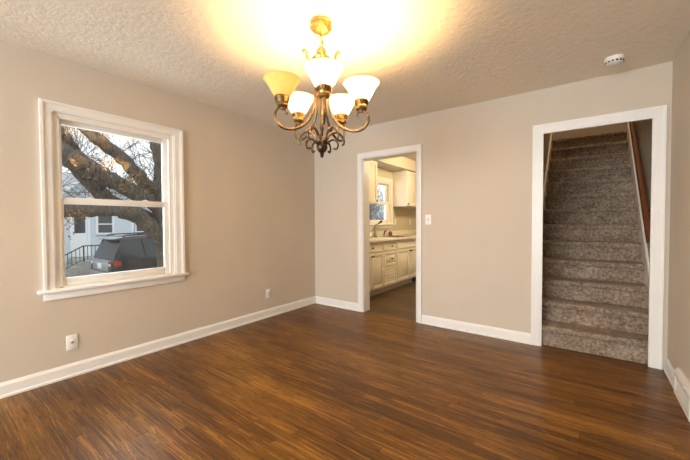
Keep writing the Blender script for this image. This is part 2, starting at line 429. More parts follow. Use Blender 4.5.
casing_door('door_1', .779, 1.674, 2.098, KD[0]-.0, KD[1]+.0, KD[2], 'white cased opening into the kitchen')
casing_door('door_2', 2.799, 3.718, 2.104, SD[0], SD[1], SD[2], 'white cased opening onto the carpeted stairs')

# ------------------------------------------------------------------ windows
def window(name, op, co, lab, mid, glass_in, kitchen=False):
    y0, z0, y1, z1 = op
    r = struct(thing(name, (0, (y0+y1)/2, z0), lab, 'window'), lab, 'window')
    # casing (three sides, mitred) : outer co = (yo0, yo1, ztop, zbottom)
    yo0, yo1, zt, zb = co
    b = MB()
    def ring(d0, d1, t):
        L = lambda f: y0+(yo0-y0)*f; R = lambda f: y1+(yo1-y1)*f; T = lambda f: z1+(zt-z1)*f
        for poly in ([(L(d1), zb), (L(d0), zb), (L(d0), T(d0)), (L(d1), T(d1))],
                     [(R(d0), zb), (R(d1), zb), (R(d1), T(d1)), (R(d0), T(d0))],
                     [(L(d1), T(d1)), (L(d0), T(d0)), (R(d0), T(d0)), (R(d1), T(d1))]):
            b.prism(poly, 'X', 0, t)
    ring(0, .14, .010); ring(.14, .66, .015); ring(.66, .76, .019); ring(.76, 1, .026)
    b.build('casing', M['trim'], r, smooth=0)
    st = MB().box(-.03, yo0-.035, zb-.024, .048, yo1+.035, zb, .006); st.build('stool', M['trim'], r)
    MB().box(0, yo0+.0, zb-.024-.058, .017, yo1-.0, zb-.024, .003).build('apron', M['trim'], r)
    # vinyl master frame
    f = MB(); t = .026
    f.box(-.13, y0, z0, -.004, y0+t, z1); f.box(-.13, y1-t, z0, -.004, y1, z1)
    f.box(-.13, y0+t, z1-t, -.004, y1-t, z1); f.box(-.13, y0+t, z0, -.004, y1-t, z0+.018)
    f.box(-.022, y0+t, z0, -.004, y0+t+.012, z1-t); f.box(-.022, y1-t-.012, z0, -.004, y1-t, z1-t)
    f.box(-.022, y0+t, z1-t-.012, -.004, y1-t, z1-t)
    f.build('frame', M['vinyl'], r, smooth=0)
    a0, a1 = y0+t, y1-t
    gy0, gy1, gzt, gzb = glass_in
    # upper sash (outer track), lower sash (inner track)
    def sash(nm, xa, xb, za, zb2, g0, g1, gza, gzb2, meet_top):
        s = MB(); s.box(xa, a0, za, xb, g0, zb2, .003); s.box(xa, g1, za, xb, a1, zb2, .003)
        s.box(xa, g0, za, xb, g1, gza, .003); s.box(xa, g0, gzb2, xb, g1, zb2, .003)
        so = s.build(nm, M['vinyl'], r)
        xm = (xa+xb)/2
        MB().box(xm-.002, g0-.004, gza-.004, xm+.002, g1+.004, gzb2+.004).build('pane', M['glass'], so, smooth=0)
        return so
    sash('upper_sash', -.095, -.062, mid-.018, z1-t, gy0, gy1, mid+.014, gzt, 0)
    lo = sash('lower_sash', -.058, -.022, z0+.018, mid+.025, gy0-.004, gy1-.012, gzb, mid-.025, 1)
    for q in (.25, .75):   # sash locks on the meeting rail
        yy = a0+(a1-a0)*q
        k = MB().box(-.056, yy-.024, mid+.025, -.028, yy+.024, mid+.031, .002); k.lathe([(0, 0), (.010, 0), (.010, .006), (0, .008)], (-.042, yy, mid+.031), 12)
        k.build('sash_lock', M['vinyl'], lo)
    return r
window('window_1', WIN, (-3.000, -1.955, 2.100, .700), 'white double-hung window on the left wall looking onto a neighbour house', 1.368, (-2.862, -2.112, 1.960, .770))
window('window_2', KWIN, (1.27, 2.387, 2.07, 1.155), 'white double-hung kitchen window above the sink', 1.57, (1.42, 2.20, 1.93, 1.235))

# ------------------------------------------------------------------ staircase
st = thing('staircase', ((SX0+SX1)/2, Y0S, 0), 'straight stair flight covered in mottled brown carpet, rising behind the right doorway', 'stairs')
for k in range(NS):
    y = Y0S + k*RUN; z = (k+1)*RISE; nb = .024; r = .024
    dep = RUN if k < NS-1 else .26
    # section (y,z): riser, rounded nosing, tread
    pr = [(y+nb, z-RISE-.012*(k > 0)), (y+nb, z-.058), (y+.004, z-.044)]
    for a in range(6):
        t = math.radians(210 - a*24); pr.append((y+r+r*math.cos(t)*1.0, z-r+r*math.sin(t)))
    pr += [(y+r+.01, z), (y+nb+dep+.012, z), (y+nb+dep+.012, z-RISE-.012*(k > 0))]
    x0, x1 = SX0+.022, SX1-.022
    if k == 0: x0, x1 = 2.804, SX1-.022
    b = MB()
    N = 36; rows = []
    for i in range(N+1):
        x = x0+(x1-x0)*i/N
        rows.append([(x, q[0]+random.uniform(-.0012, .0012), q[1]+random.uniform(-.001, .001)) for q in pr])
    b.loft(rows)
    if k == 0: b.box(SX0+.022, TB+.005, 0, SX1-.022, Y0S+nb+dep, RISE)
    b.build('carpeted_step', M['carpet'], st, smooth=50)
sl = RISE/RUN
for nm, xa, xb in (('skirt_board', SX0, SX0+.02), ('skirt_board', SX1-.02, SX1)):
    ya, yb = .245, YTOP+.05
    zl = lambda y: RISE+(y-Y0S)*sl
    b = MB().prism([(ya, zl(ya)-.30), (yb, zl(yb)-.30), (yb, zl(yb)+.13), (ya, zl(ya)+.13)], 'X', xa, xb)
    b.build(nm, M['trim'], st, smooth=0)
rl = thing('handrail', (3.66, .0, .9), 'reddish stained wooden handrail on brackets along the right stair wall', 'handrail')
ya, yb = .16, 2.66; zr = lambda y: 1.183+(y-.335)*.9
b = MB(); prof = [(-.022, -.028), (.022, -.028), (.024, .008), (.016, .026), (0, .031), (-.016, .026), (-.024, .008)]
dv = Vector((0, 1, .9)).normalized(); nv = Vector((0, -.9, 1)).normalized()
b.loft([[Vector((3.655, y, zr(y))) + Vector((1, 0, 0))*u + nv*v for u, v in prof] for y in (ya, yb)])
b.build('rail', M['rail'], rl)
for y in (.55, 1.5, 2.45):
    k = MB().tube([(3.655, y, zr(y)-.030), (3.655, y, zr(y)-.055), (3.668, y, zr(y)-.075), (3.698, y, zr(y)-.08)], .006, 8)
    k.lathe([(0, 0), (.022, 0), (.022, .004), (0, .006)], (3.702, y, zr(y)-.08), 14, Matrix.Rotation(math.radians(-90), 4, 'Y'))
    k.build('bracket', M['bronze_dark'], rl)

# ------------------------------------------------------------------ wall plates, register, smoke detector
def plate(o, axis, c, mat=M['plastic'], w=.070, h=.115):
    x, y, z = c; b = MB()
    if axis == 'X': b.box(x, y-w/2, z-h/2, x+.006, y+w/2, z+h/2, .002)
    else: b.box(x-w/2, y-.006, z-h/2, x+w/2, y, z+h/2, .002)
    return b.build('plate', mat, o)
def screw(o, axis, c, mat, r=.0035):
    rot = Matrix.Rotation(math.radians(90), 4, 'Y') if axis == 'X' else Matrix.Rotation(math.radians(90), 4, 'X')
    return MB().lathe([(0, 0), (r, 0), (r*.8, .0015), (0, .002)], c, 10, rot).build('screw', mat, o)
t = thing('coaxial_wall_plate', (0, -2.842, .21), 'white cable jack plate on the left wall below the window', 'wall plate')
plate(t, 'X', (0, -2.842, .267))
MB().lathe([(0, 0), (.008, 0), (.008, .003), (.0048, .004), (.0048, .012), (0, .012)], (.006, -2.842, .267), 14, Matrix.Rotation(math.radians(90), 4, 'Y')).build('connector', M['brass'], t)
for dz in (-.042, .042): screw(t, 'X', (.006, -2.842, .267+dz), M['steel'])
def outlet(name, c, label, group=None):
    t = thing(name, (c[0], c[1], c[2]-.057), label, 'outlet', group); x, y, z = c
    plate(t, 'X', c)
    for dz in (-.02, .02):
        q = MB().box(x+.006, y-.016, z+dz-.014, x+.008, y+.016, z+dz+.014, .0015).build('receptacle', M['plastic'], t)
        s = MB()
        for dy in (-.006, .006): s.box(x+.0078, y+dy-.001, z+dz-.003, x+.0084, y+dy+.001, z+dz+.006)
        s.box(x+.0078, y-.002, z+dz-.010, x+.0084, y+.002, z+dz-.006); s.build('slots', M['black'], q)
    screw(t, 'X', (x+.006, y, z), M['steel'])
outlet('electrical_outlet', (0, -.893, .297), 'white outlet low on the left wall near the far corner')
outlet('electrical_outlet', (0, 3.245, 1.193), 'white outlet on the kitchen wall under the far wall cabinet')
outlet('electrical_outlet', (0, 2.53, 1.193), 'white outlet on the kitchen wall just right of the kitchen window')
t = thing('light_switch', (1.752, 0, 1.163), 'white toggle light switch right of the kitchen doorway', 'light switch')
plate(t, 'Y', (1.752, 0, 1.220))
MB().box(1.752-.005, -.0075, 1.207, 1.752+.005, -.006, 1.233).build('slot', M['toe'], t)
MB().prism([(-.006, 1.214), (-.006, 1.228), (-.018, 1.234), (-.018, 1.226)], 'X', 1.752-.0035, 1.752+.0035).build('toggle', M['steel'], t)
for dz in (-.042, .042): screw(t, 'Y', (1.752, -.006, 1.22+dz), M['steel'])

t = thing('wall_register', (W-.03, -.64, 0), 'white louvred baseboard heat register at the foot of the right wall', 'register')
ya, yb, d = -.86, -.435, .030
b = MB()
pr = [(W, 0), (W-d, 0), (W-d, .150), (W-.012, .178), (W, .178)]
b.prism(pr, 'Y', ya, ya+.03); b.prism(pr, 'Y', yb-.03, yb)
b.box(W-d, ya+.03, 0, W, yb-.03, .028); b.prism([(W, .128), (W-d, .128), (W-d, .150), (W-.012, .178), (W, .178)], 'Y', ya+.03, yb-.03)
b.build('frame', M['trim'], t, smooth=0)
b = MB()
for i in range(7):
    z = .036+i*.0135
    b.prism([(W-d+.003, z), (W-d+.018, z+.010), (W-d+.018, z+.0125), (W-d+.003, z+.0035)], 'Y', ya+.03, yb-.03)
b.box(W-.008, ya+.03, .028, W-.002, yb-.03, .128)
b.build('louvres', M['trim'], t, smooth=0)
MB().box(W-d-.010, ya+.10, .158, W-d+.004, ya+.112, .166, .002).build('lever', M['trim'], t)

sx, sy = 3.377, -.344
t = thing('smoke_detector', (sx, sy, H-.045), 'round white smoke detector on the ceiling above the stair doorway', 'smoke detector')
MB().lathe([(0, 0), (.061, 0), (.063, -.004), (.063, -.020), (.060, -.024), (.056, -.026), (.054, -.042), (.046, -.047), (0, -.048)], (sx, sy, H), 36).build('housing', M['plastic'], t)
b = MB()
for k in range(14):
    a = 2*math.pi*k/14
    mt = Matrix.Translation((sx, sy, H)) @ Matrix.Rotation(a, 4, 'Z')
    c = MB().box(.0530, -.0075, -.040, .0570, .0075, -.029); c.xform(mt)
    me = bpy.data.meshes.new('tmp'); c.bm.to_mesh(me); c.bm.free(); b.bm.from_mesh(me); bpy.data.meshes.remove(me)
b.build('vent_slots', M['black'], t, smooth=0)
MB().lathe([(0, 0), (.011, 0), (.010, -.003), (0, -.004)], (sx+.012, sy-.02, H-.048), 14).build('test_button', M['plastic'], t)

# ------------------------------------------------------------------ chandelier
cx, cy = 1.875, -2.031
ch = thing('chandelier', (cx, cy, 1.60), 'five-light scrolled bronze chandelier with bell glass shades hanging from the ceiling', 'chandelier')
MB().lathe([(0, 2.44), (.063, 2.44), (.066, 2.432), (.066, 2.422), (.060, 2.418), (.064, 2.412), (.065, 2.398), (.058, 2.384), (.040, 2.373), (.018, 2.366), (.010, 2.360), (.010, 2.350), (0, 2.350)], (cx, cy, 0), 36).build('canopy', M['gold'], ch)
b = MB()
for k in range(16):
    a = 2*math.pi*k/16
    b.lathe([(0, -.010), (.006, -.006), (.007, 0), (.006, .006), (0, .010)], (cx+.064*math.cos(a), cy+.064*math.sin(a), 2.402), 8)
b.build('canopy_relief', M['gold'], ch)
def ringlink(b, c, r, w, ang, stretch=1.5):
    pts = []
    for k in range(17):
        a = 2*math.pi*k/16; u = r*math.cos(a); v = r*stretch*math.sin(a)
        pts.append((c[0]+u*math.cos(ang), c[1]+u*math.sin(ang), c[2]+v))
    return b.tube(pts, w, 6, cap=False)
b = MB(); z = 2.343
for i in range(4): ringlink(b, (cx, cy, z), .009, .0022, i*math.pi/2+.4); z -= .0215
b.build('chain', M['gold'], ch)
pts = [(cx, cy, 2.352), (cx-.004, cy-.004, 2.335), (cx-.036, cy-.030, 2.326), (cx-.040, cy-.032, 2.322), (cx-.020, cy-.016, 2.300), (cx-.006, cy-.004, 2.276)]
MB().tube(pts, .0022, 6).build('lamp_cord', M['gold'], ch)
# crown: ring ball and cup
b = MB().lathe([(0, 2.285), (.010, 2.283), (.014, 2.276), (.026, 2.270), (.031, 2.258), (.030, 2.246), (.022, 2.236), (.030, 2.230), (.050, 2.222), (.060, 2.208), (.056, 2.196), (.040, 2.188), (.020, 2.180), (.016, 2.160), (.022, 2.150), (.016, 2.140), (0, 2.135)], (cx, cy, 0), 32)
b.build('crown', M['gold'], ch)
a0 = math.radians(-49.4+3)
def catmull(p, n=6):
    p = [Vector(q) for q in p]; q = [p[0]*2-p[1]] + p + [p[-1]*2-p[-2]]; out = []
    for i in range(1, len(q)-2):
        for k in range(n):
            t = k/n; a, b_, c, d = q[i-1], q[i], q[i+1], q[i+2]
            out.append(.5*((2*b_) + (c-a)*t + (2*a-5*b_+4*c-d)*t*t + (3*b_-a-3*c+d)*t**3))
    out.append(p[-1]); return out
def polar(pts, ang):   # (r,z) pairs -> world
    return [(cx+r*math.cos(ang), cy+r*math.sin(ang), z) for r, z in pts]
for k in range(4):
    ang = a0 + math.pi*k/2
    P = catmull(polar([(.050, 2.205), (.072, 2.195), (.086, 2.215), (.092, 2.245), (.104, 2.262), (.114, 2.255), (.112, 2.243)], ang), 4)
    MB().tube(P, [.010-.004*i/len(P) for i in range(len(P))], 8).build('crown_scroll', M['gold'], ch)
# stem
b = MB().lathe([(.016, 2.150), (.012, 2.12), (.008, 2.10), (.008, 1.80), (.012, 1.79), (.012, 1.775), (.008, 1.765), (.008, 1.72), (.016, 1.712), (.022, 1.705), (.036, 1.700), (.040, 1.692), (.036, 1.684), (.030, 1.680), (.036, 1.668), (.034, 1.652), (.024, 1.636), (.012, 1.628), (.014, 1.622), (.010, 1.615), (.012, 1.608), (.006, 1.600), (0, 1.596)], (cx, cy, 0), 24)
b.build('stem', M['bronze_dark'], ch)
armP = [(.028, 2.170), (.034, 2.10), (.040, 2.00), (.050, 1.91), (.078, 1.835), (.122, 1.785), (.175, 1.758), (.225, 1.752), (.268, 1.768), (.292, 1.805), (.290, 1.843), (.268, 1.868), (.240, 1.870), (.222, 1.852), (.226, 1.838)]
arms = []
for k in range(5):
    ang = a0 + 2*math.pi*k/5
    P = catmull(polar(armP, ang), 5)
    n = len(P)
    arm = MB().tube(P, [.0085 if i < n-12 else .0085-.003*(i-n+12)/12 for i in range(n)], 10).build('arm', M['bronze'], ch, smooth=60)
    gx, gy = cx+.250*math.cos(ang), cy+.250*math.sin(ang)
    lit = k != 4
    # gallery cup with pierced band
    g = MB().lathe([(0, 1.862), (.012, 1.862), (.016, 1.872), (.030, 1.876), (.036, 1.884), (.036, 1.892), (.032, 1.896), (.034, 1.900)], (gx, gy, 0), 24)
    g.lathe([(.0385, 1.900), (.0405, 1.902), (.0435, 1.930), (.0455, 1.932), (.0455, 1.938), (.041, 1.939), (.037, 1.930), (.035, 1.900)], (gx, gy, 0), 28, closed=True)
    fr_ = MB()   # dark pierced triangles of the band
    for i in range(14):
        a = 2*math.pi*i/14; da = math.pi/14*.66
        for s_, o_ in ((1, 0), (-1, math.pi/14)):
            zc, zt_ = (1.9065, 1.925) if s_ > 0 else (1.9255, 1.907)
            P3 = [(a+o_-da, zc), (a+o_+da, zc), (a+o_, zt_)]
            rr = lambda z: .0405+(z-1.902)*.107
            A_ = [(gx+(rr(z)+.0006)*math.cos(q), gy+(rr(z)+.0006)*math.sin(q), z) for q, z in P3]; B_ = [(gx+(rr(z)-.002)*math.cos(q), gy+(rr(z)-.002)*math.sin(q), z) for q, z in P3]
            fr_.loft([B_, A_])
    fr_.build('gallery_piercing', M['bronze_dark'], arm, smooth=0)
    g.build('gallery', M['brass_dark'], arm)
    MB().lathe([(0, 1.872), (.013, 1.872), (.013, 1.925), (.010, 1.935), (0, 1.935)], (gx, gy, 0), 14).build('socket', M['plastic'], arm)
    out = [(.0395, 1.932), (.046, 1.940), (.0535, 1.952), (.063, 1.967), (.074, 1.988), (.087, 2.010), (.099, 2.027), (.106, 2.035), (.108, 2.039)]
    inn = [(r-.0032, z+.001) for r, z in out[::-1]]
    rim = [(.108+.0022*math.cos(q), 2.039+.0022*math.sin(q)) for q in [math.pi*j/4 for j in range(8)]]
    so = MB().lathe(out, (gx, gy, 0), 40).lathe(rim, (gx, gy, 0), 40, closed=True).build('shade', M['shade'] if lit else M['shade_off'], arm, smooth=60)
    if not lit: so['label'] = 'unlit cream glass shade, tinted yellower to look unlit'
    MB().lathe([(0, 1.935), (.010, 1.936), (.012, 1.942), (.020, 1.954), (.0235, 1.967), (.020, 1.980), (.011, 1.988), (0, 1.990)], (gx, gy, 0), 18).build('bulb', M['bulb'] if lit else M['bulb_off'], arm, smooth=80)
for k in range(5):
    ang = a0 + 2*math.pi*k/5 + math.pi/5
    P = catmull(polar([(.030, 1.695), (.040, 1.728), (.066, 1.757), (.102, 1.766), (.134, 1.750), (.152, 1.720), (.150, 1.696), (.138, 1.690)], ang), 5); n = len(P)
    MB().tube(P, [.0095-.003*i/n for i in range(n)], 8).build('lower_scroll', M['bronze'], ch, smooth=60)
    P = catmull(polar([(.032, 1.680), (.060, 1.704), (.088, 1.700), (.104, 1.674), (.094, 1.648), (.074, 1.652)], ang+math.pi/5), 5)
    MB().tube(P, .006, 8).build('leaf_scroll', M['bronze_dark'], ch, smooth=60)

# ------------------------------------------------------------------ kitchen cabinets
def panel(b, xf, ya, yb, za, zb, fr=.055, t=.018, raised=True):
    """raised-panel front facing +X; front face at xf"""
    fr = min(fr, (zb-za)*.3, (yb-ya)*.3)
    b.box(xf-t, ya, za, xf, ya+fr, zb, .002); b.box(xf-t, yb-fr, za, xf, yb, zb, .002)
    b.box(xf-t, ya+fr, za, xf, yb-fr, za+fr, .002); b.box(xf-t, ya+fr, zb-fr, xf, yb-fr, zb, .002)
    b.box(xf-t, ya+fr, za+fr, xf-t+.006, yb-fr, zb-fr)
    i = .018
    if raised and zb-za-2*fr > 2.6*i:
        A = [(xf-t+.006, ya+fr+.003, za+fr+.003), (xf-t+.006, yb-fr-.003, za+fr+.003), (xf-t+.006, yb-fr-.003, zb-fr-.003), (xf-t+.006, ya+fr+.003, zb-fr-.003)]
        B = [(xf-.003, ya+fr+i, za+fr+i), (xf-.003, yb-fr-i, za+fr+i), (xf-.003, yb-fr-i, zb-fr-i), (xf-.003, ya+fr+i, zb-fr-i)]
        b.loft([A, B])
    return b
def knob(parent, x, y, z):
    MB().lathe([(0, 0), (.006, 0), (.006, .010), (.015, .014), (.016, .020), (.010, .026), (0, .027)], (x, y, z), 14, Matrix.Rotation(math.radians(90), 4, 'Y')).build('knob', M['knob'], parent)
XF = .53
def base_cab(ya, yb, label):
    t = thing('base_cabinet', (.27, (ya+yb)/2, 0), label, 'cabinet', None)
    b = MB().box(.002, ya, .10, XF-.018, ya+.018, .875).box(.002, yb-.018, .10, XF-.018, yb, .875).box(.002, ya+.018, .10, .014, yb-.018, .875).box(.014, ya+.018, .10, XF-.018, yb-.018, .118).box(XF-.036, ya+.018, .118, XF-.018, yb-.018, .875)
    b.build('body', M['cab'], t, smooth=0)
    MB().box(.02, ya, 0, XF-.075, yb, .10).build('toe_kick', M['toe'], t, smooth=0); return t
def front(t, kind, ya, yb, za, zb, knobs, **kw):
    o = panel(MB(), XF, ya+.004, yb-.004, za, zb, **kw).build(kind, M['cab'], t)
    for y, z in knobs: knob(o, XF, y, z)
c1 = base_cab(.36, 1.116, 'white base cabinet with two knobbed doors nearest the doorway, left of the drawer stack')
front(c1, 'drawer', .37, 1.112, .715, .862, [(.741, .785)], raised=False, fr=.02)
front(c1, 'door', .37, .741, .125, .695, [(.715, .650)]); front(c1, 'door', .741, 1.112, .125, .695, [(.767, .650)])
c2 = base_cab(1.118, 1.598, 'white stack of four drawers between the two doored base cabinets')
front(c2, 'drawer', 1.122, 1.594, .715, .862, [(1.378, .781)], raised=False, fr=.02)
front(c2, 'drawer', 1.122, 1.594, .435, .695, [(1.378, .565)]); front(c2, 'drawer', 1.122, 1.594, .285, .425, []); front(c2, 'drawer', 1.122, 1.594, .125, .275, [])
c3 = base_cab(1.60, 2.63, 'white sink base cabinet with plain false front, right of the drawer stack')
front(c3, 'false_front', 1.604, 2.626, .715, .862, [], raised=False, fr=.02)
front(c3, 'door', 1.604, 2.115, .125, .695, [(2.085, .650)]); front(c3, 'door', 2.115, 2.626, .125, .695, [(2.145, .650)])
v = MB()
v.box(XF-.075, 2.36, .012, XF-.045, 2.60, .090, .003)
v.build('toe_vent', M['black'], c3)
b = MB().box(.0, .30, .876, .565, 1.70, .915, .004).box(.0, 2.38, .876, .565, 3.6, .915, .004).box(.0, 1.70, .876, .08, 2.38, .915).box(.50, 1.70, .876, .565, 2.38, .915, .004)
struct(MB().box(0, .30, .916, .02, 3.6, 1.012, .003).build('trim_backsplash', M['counter']), 'low cream laminate backsplash under the kitchen window', 'backsplash')
ct = b.build('countertop', M['counter'], loc=(.3, 1.9, .876)); tag(ct, 'cream laminate worktop with low backsplash running under the kitchen window', 'countertop')
c4 = base_cab(2.632, 3.58, 'white base cabinet beyond the sink cabinet, mostly hidden by the door casing')
front(c4, 'drawer', 2.636, 3.576, .715, .862, [(3.1, .785)], raised=False, fr=.02)
front(c4, 'door', 2.636, 3.1, .125, .695, [(3.07, .65)]); front(c4, 'door', 3.1, 3.576, .125, .695, [(3.13, .65)])
# sink
t = thing('kitchen_sink', (.29, 2.04, .72), 'stainless steel drop-in sink in the cream worktop', 'sink')
b = MB()
b.box(.075, 1.69, .915, .52, 1.725, .919, .001); b.box(.075, 2.355, .915, .52, 2.39, .919, .001); b.box(.075, 1.725, .915, .115, 2.355, .919, .001); b.box(.485, 1.725, .915, .52, 2.355, .919, .001)
b.build('rim', M['steel'], t)
b = MB()
b.box(.115, 1.725, .735, .485, 2.355, .740); b.box(.113, 1.725, .735, .117, 2.355, .916); b.box(.483, 1.725, .735, .487, 2.355, .916); b.box(.115, 1.723, .735, .485, 1.727, .916); b.box(.115, 2.353, .735, .485, 2.357, .916)
b.build('basin', M['steel'], t, smooth=0)
# faucet
fy = 1.64
t = thing('kitchen_faucet', (.062, fy, .915), 'tall kitchen faucet with dark spray head in front of the kitchen window', 'faucet')
MB().lathe([(0, .915), (.038, .915), (.038, .921), (.026, .930), (0, .932)], (.055, fy, 0), 20).build('base', M['black'], t)
MB().tube(catmull([(.055, fy, .93), (.055, fy, 1.02), (.057, fy, 1.10), (.075, fy+.01, 1.155), (.10, fy+.02, 1.165)], 6), [.017]*24+[.015], 12).build('spout', M['steel'], t, smooth=60)
MB().tube([(.098, fy+.018, 1.160), (.150, fy+.05, 1.205), (.165, fy+.058, 1.215)], [.014, .019, .017], 12).build('spray_head', M['knob'], t)
MB().tube([(.055, fy, .965), (.06, fy+.07, .985), (.065, fy+.10, 1.0)], [.010, .008, .006], 10).build('handle', M['steel'], t)
t = thing('side_sprayer', (.06, 1.97, .915), 'small chrome side sprayer between the faucet and the amber soap bottle', 'sprayer')
MB().lathe([(0, .915), (.022, .915), (.022, .922), (.012, .93), (.012, .955), (0, .955)], (.055, 1.97, 0), 16).build('base', M['steel'], t)
MB().tube([(.055, 1.97, .955), (.06, 1.975, 1.0), (.085, 1.99, 1.03)], [.010, .013, .012], 10).build('nozzle', M['knob'], t)
def bottle(y, col, label, base):
    t = thing('soap_bottle', (.07, y, .915), label, 'soap bottle')
    MB().lathe([(0, .915), (.032, .915), (.034, .921), (.034, .985), (.028, 1.0), (.012, 1.008), (.012, 1.016), (0, 1.016)], (.07, y, 0), 18).build('bottle', M[col], t)
    MB().lathe([(0, 1.016), (.014, 1.016), (.014, 1.032), (.005, 1.034), (.005, 1.056), (0, 1.057)], (.07, y, 0), 12).tube([(.07, y, 1.055), (.095, y, 1.058), (.11, y, 1.050)], .005, 8).build('pump', M['plastic'], t)
    if base: MB().box(.025, y-.045, .915, .115, y+.045, .9149+.012, .003).build('tray', M['amber'], t)
bottle(2.19, 'amber', 'amber soap bottle with white pump right of the kitchen sink', False)
bottle(1.395, 'plastic', 'white soap bottle on a dark tray left of the faucet', True)
# wall cabinets
def upper(ya, yb, label, knobs_):
    t = thing('wall_cabinet', (.165, (ya+yb)/2, 1.515), label, 'cabinet')
    MB().box(.002, ya, 1.515, .312, yb, 2.236).build('body', M['cab'], t, smooth=0)
    n = len(knobs_); w = (yb-ya)/n
    for i, ks in enumerate(knobs_):
        o = panel(MB(), .33, ya+w*i+.004, ya+w*(i+1)-.004, 1.522, 2.225).build('door', M['cab'], t)
        knob(o, .33, ya+w*i+(.04 if ks < 0 else w-.04), 1.558)
upper(.30, 1.255, 'white wall cabinet left of the kitchen window, cut by the doorway', [1, 1])
upper(2.415, 3.40, 'white wall cabinet right of the kitchen window', [-1, -1])
# kitchen ceiling lamp light
kl = bpy.data.lights.new('kitchen_lamp', 'POINT'); kl.energy = 55; kl.color = (1, .78, .46); kl.shadow_soft_size = .12
ko = bpy.data.objects.new('kitchen_lamp', kl); ko.location = (1.5, 1.9, 2.32); COL.objects.link(ko)
# unseen fill lamp over the stairs, added to brighten the step edges
ul = bpy.data.lights.new('stair_fill_lamp', 'POINT'); ul.energy = 36; ul.color = (1, .72, .42); ul.shadow_soft_size = .1
uo = bpy.data.objects.new('stair_fill_lamp', ul); uo.location = (3.2, 2.1, 4.7); COL.objects.link(uo)

# ------------------------------------------------------------------ outside
GZ = -.85
g = MB().box(-60, -40, GZ-.2, -.16, 50, GZ).build('ground', M['ground'], smooth=0, loc=(0, 0, GZ)); struct(g, 'grey gravel and dead grass between the houses', 'ground')
# neighbour house
HX = -14.0
hs = thing('neighbor_house', (-16, 2, GZ), 'pale blue sided house with a white trimmed entry gable seen through the window', 'house')
def laps(x, yl, yr, z0, z1, top=None, holes=()):
    b = MB(); h = .115; z = z0
    while z < z1-1e-6:
        ze = min(z+h, z1); a, c = yl, yr
        if top:
            a, c = top((z+ze)/2)
            if c-a < .03: break
        segs = [(a, c)]
        for (hy0, hz0, hy1, hz1) in holes:
            if hz0 < ze and hz1 > z:
                ns = []
                for p, q in segs:
                    if hy0 > p: ns.append((p, min(q, hy0)))
                    if hy1 < q: ns.append((max(p, hy1), q))
                segs = [s_ for s_ in ns if s_[1]-s_[0] > .01]
        for p, q in segs:
            b.prism([(x-.04, z), (x+.018, z), (x+.002, ze), (x-.04, ze)], 'Y', p, q)
        z = ze
    return b
AP, EAVE = 3.62, 2.42
gy0, gy1 = .12, 2.82; gm = (gy0+gy1)/2
def gtop(z):
    if z <= EAVE: return gy0, gy1
    f = (z-EAVE)/(AP-EAVE); return gy0+(gm-gy0)*f, gy1-(gy1-gm)*f
dh = (.46, -.22, 1.14, 2.0); w1 = (1.36, .70, 2.04, 1.62)
laps(HX, gy0, gy1, GZ+.3, AP, gtop, [dh, w1]).build('siding', M['siding'], hs, smooth=0)
w2 = (3.10, .28, 3.62, 1.26)
laps(HX-.6, gy1, 10, GZ+.3, EAVE, None, [w2]).build('siding', M['siding'], hs, smooth=0)
laps(HX-.6, -6, gy0, GZ+.3, EAVE).build('siding', M['siding'], hs, smooth=0)
MB().box(HX-8, -6, GZ, HX-.66, 10, EAVE).box(HX-.7, gy0, GZ, HX-.05, gy1, EAVE).prism([(gy0, EAVE), (gy1, EAVE), (gm, AP)], 'X', HX-2.5, HX-.05).build('wall_core', M['siding'], hs, smooth=0)
MB().box(HX-.7, -6, GZ, HX-.55, gy0, GZ+.3).box(HX-.7, gy1, GZ, HX-.55, 10, GZ+.3).box(HX-.06, gy0, GZ, HX+.03, gy1, GZ+.3).build('foundation', M['concrete'], hs, smooth=0)
# roofs
b = MB(); ov = .3; sl2 = (AP-EAVE)/(gm-gy0)
b.prism([(gy0-ov, EAVE-ov*sl2+.02), (gm, AP+.02), (gy1+ov, EAVE-ov*sl2+.02), (gy1+ov, EAVE-ov*sl2+.12), (gm, AP+.14), (gy0-ov, EAVE-ov*sl2+.12)], 'X', HX-3.0, HX+.25)
b.build('gable_roof', M['shingle'], hs, smooth=0)
b = MB()
b.prism([(gy0-ov, EAVE-ov*sl2-.10), (gm, AP-.12), (gy1+ov, EAVE-ov*sl2-.10), (gy1+ov, EAVE-ov*sl2+.10), (gm, AP+.12), (gy0-ov, EAVE-ov*sl2+.10)], 'X', HX+.25, HX+.28)
b.build('rake_board', M['white'], hs, smooth=0)
b = MB(); b.prism([(HX-.2, EAVE), (HX-4.2, EAVE+1.25), (HX-8.4, EAVE), (HX-8.4, EAVE+.12), (HX-4.2, EAVE+1.4), (HX-.2, EAVE+.12)], 'Y', -6.3, 10.3)
b.build('roof', M['shingle'], hs, smooth=0)
for ya, yb in ((-6.3, gy0), (gy1, 10.3)): MB().box(HX-.22, ya, EAVE-.12, HX-.18, yb, EAVE+.12).build('fascia', M['white'], hs, smooth=0)
for ya in (gy0, gy1-.09): MB().box(HX-.02, ya, GZ+.3, HX+.03, ya+.09, EAVE).build('corner_board', M['white'], hs, smooth=0)
def house_window(x, q):
    y0, z0, y1, z1 = q; f = MB(); t = .075; zm = (z0+z1)/2
    f.box(x-.05, y0, z0, x+.045, y0+t, z1); f.box(x-.05, y1-t, z0, x+.045, y1, z1); f.box(x-.05, y0+t, z1-t, x+.045, y1-t, z1); f.box(x-.05, y0+t, z0, x+.06, y1-t, z0+t); f.box(x-.05, y0+t, zm-.025, x+.03, y1-t, zm+.025)
    o = f.build('window', M['white'], hs, smooth=0)
    MB().box(x-.05, y0+t, z0+t, x-.02, y1-t, z1-t).build('pane', M['darkglass'], o, smooth=0)
house_window(HX, w1); house_window(HX-.6, w2)
y0, z0, y1, z1 = dh; f = MB(); t = .08
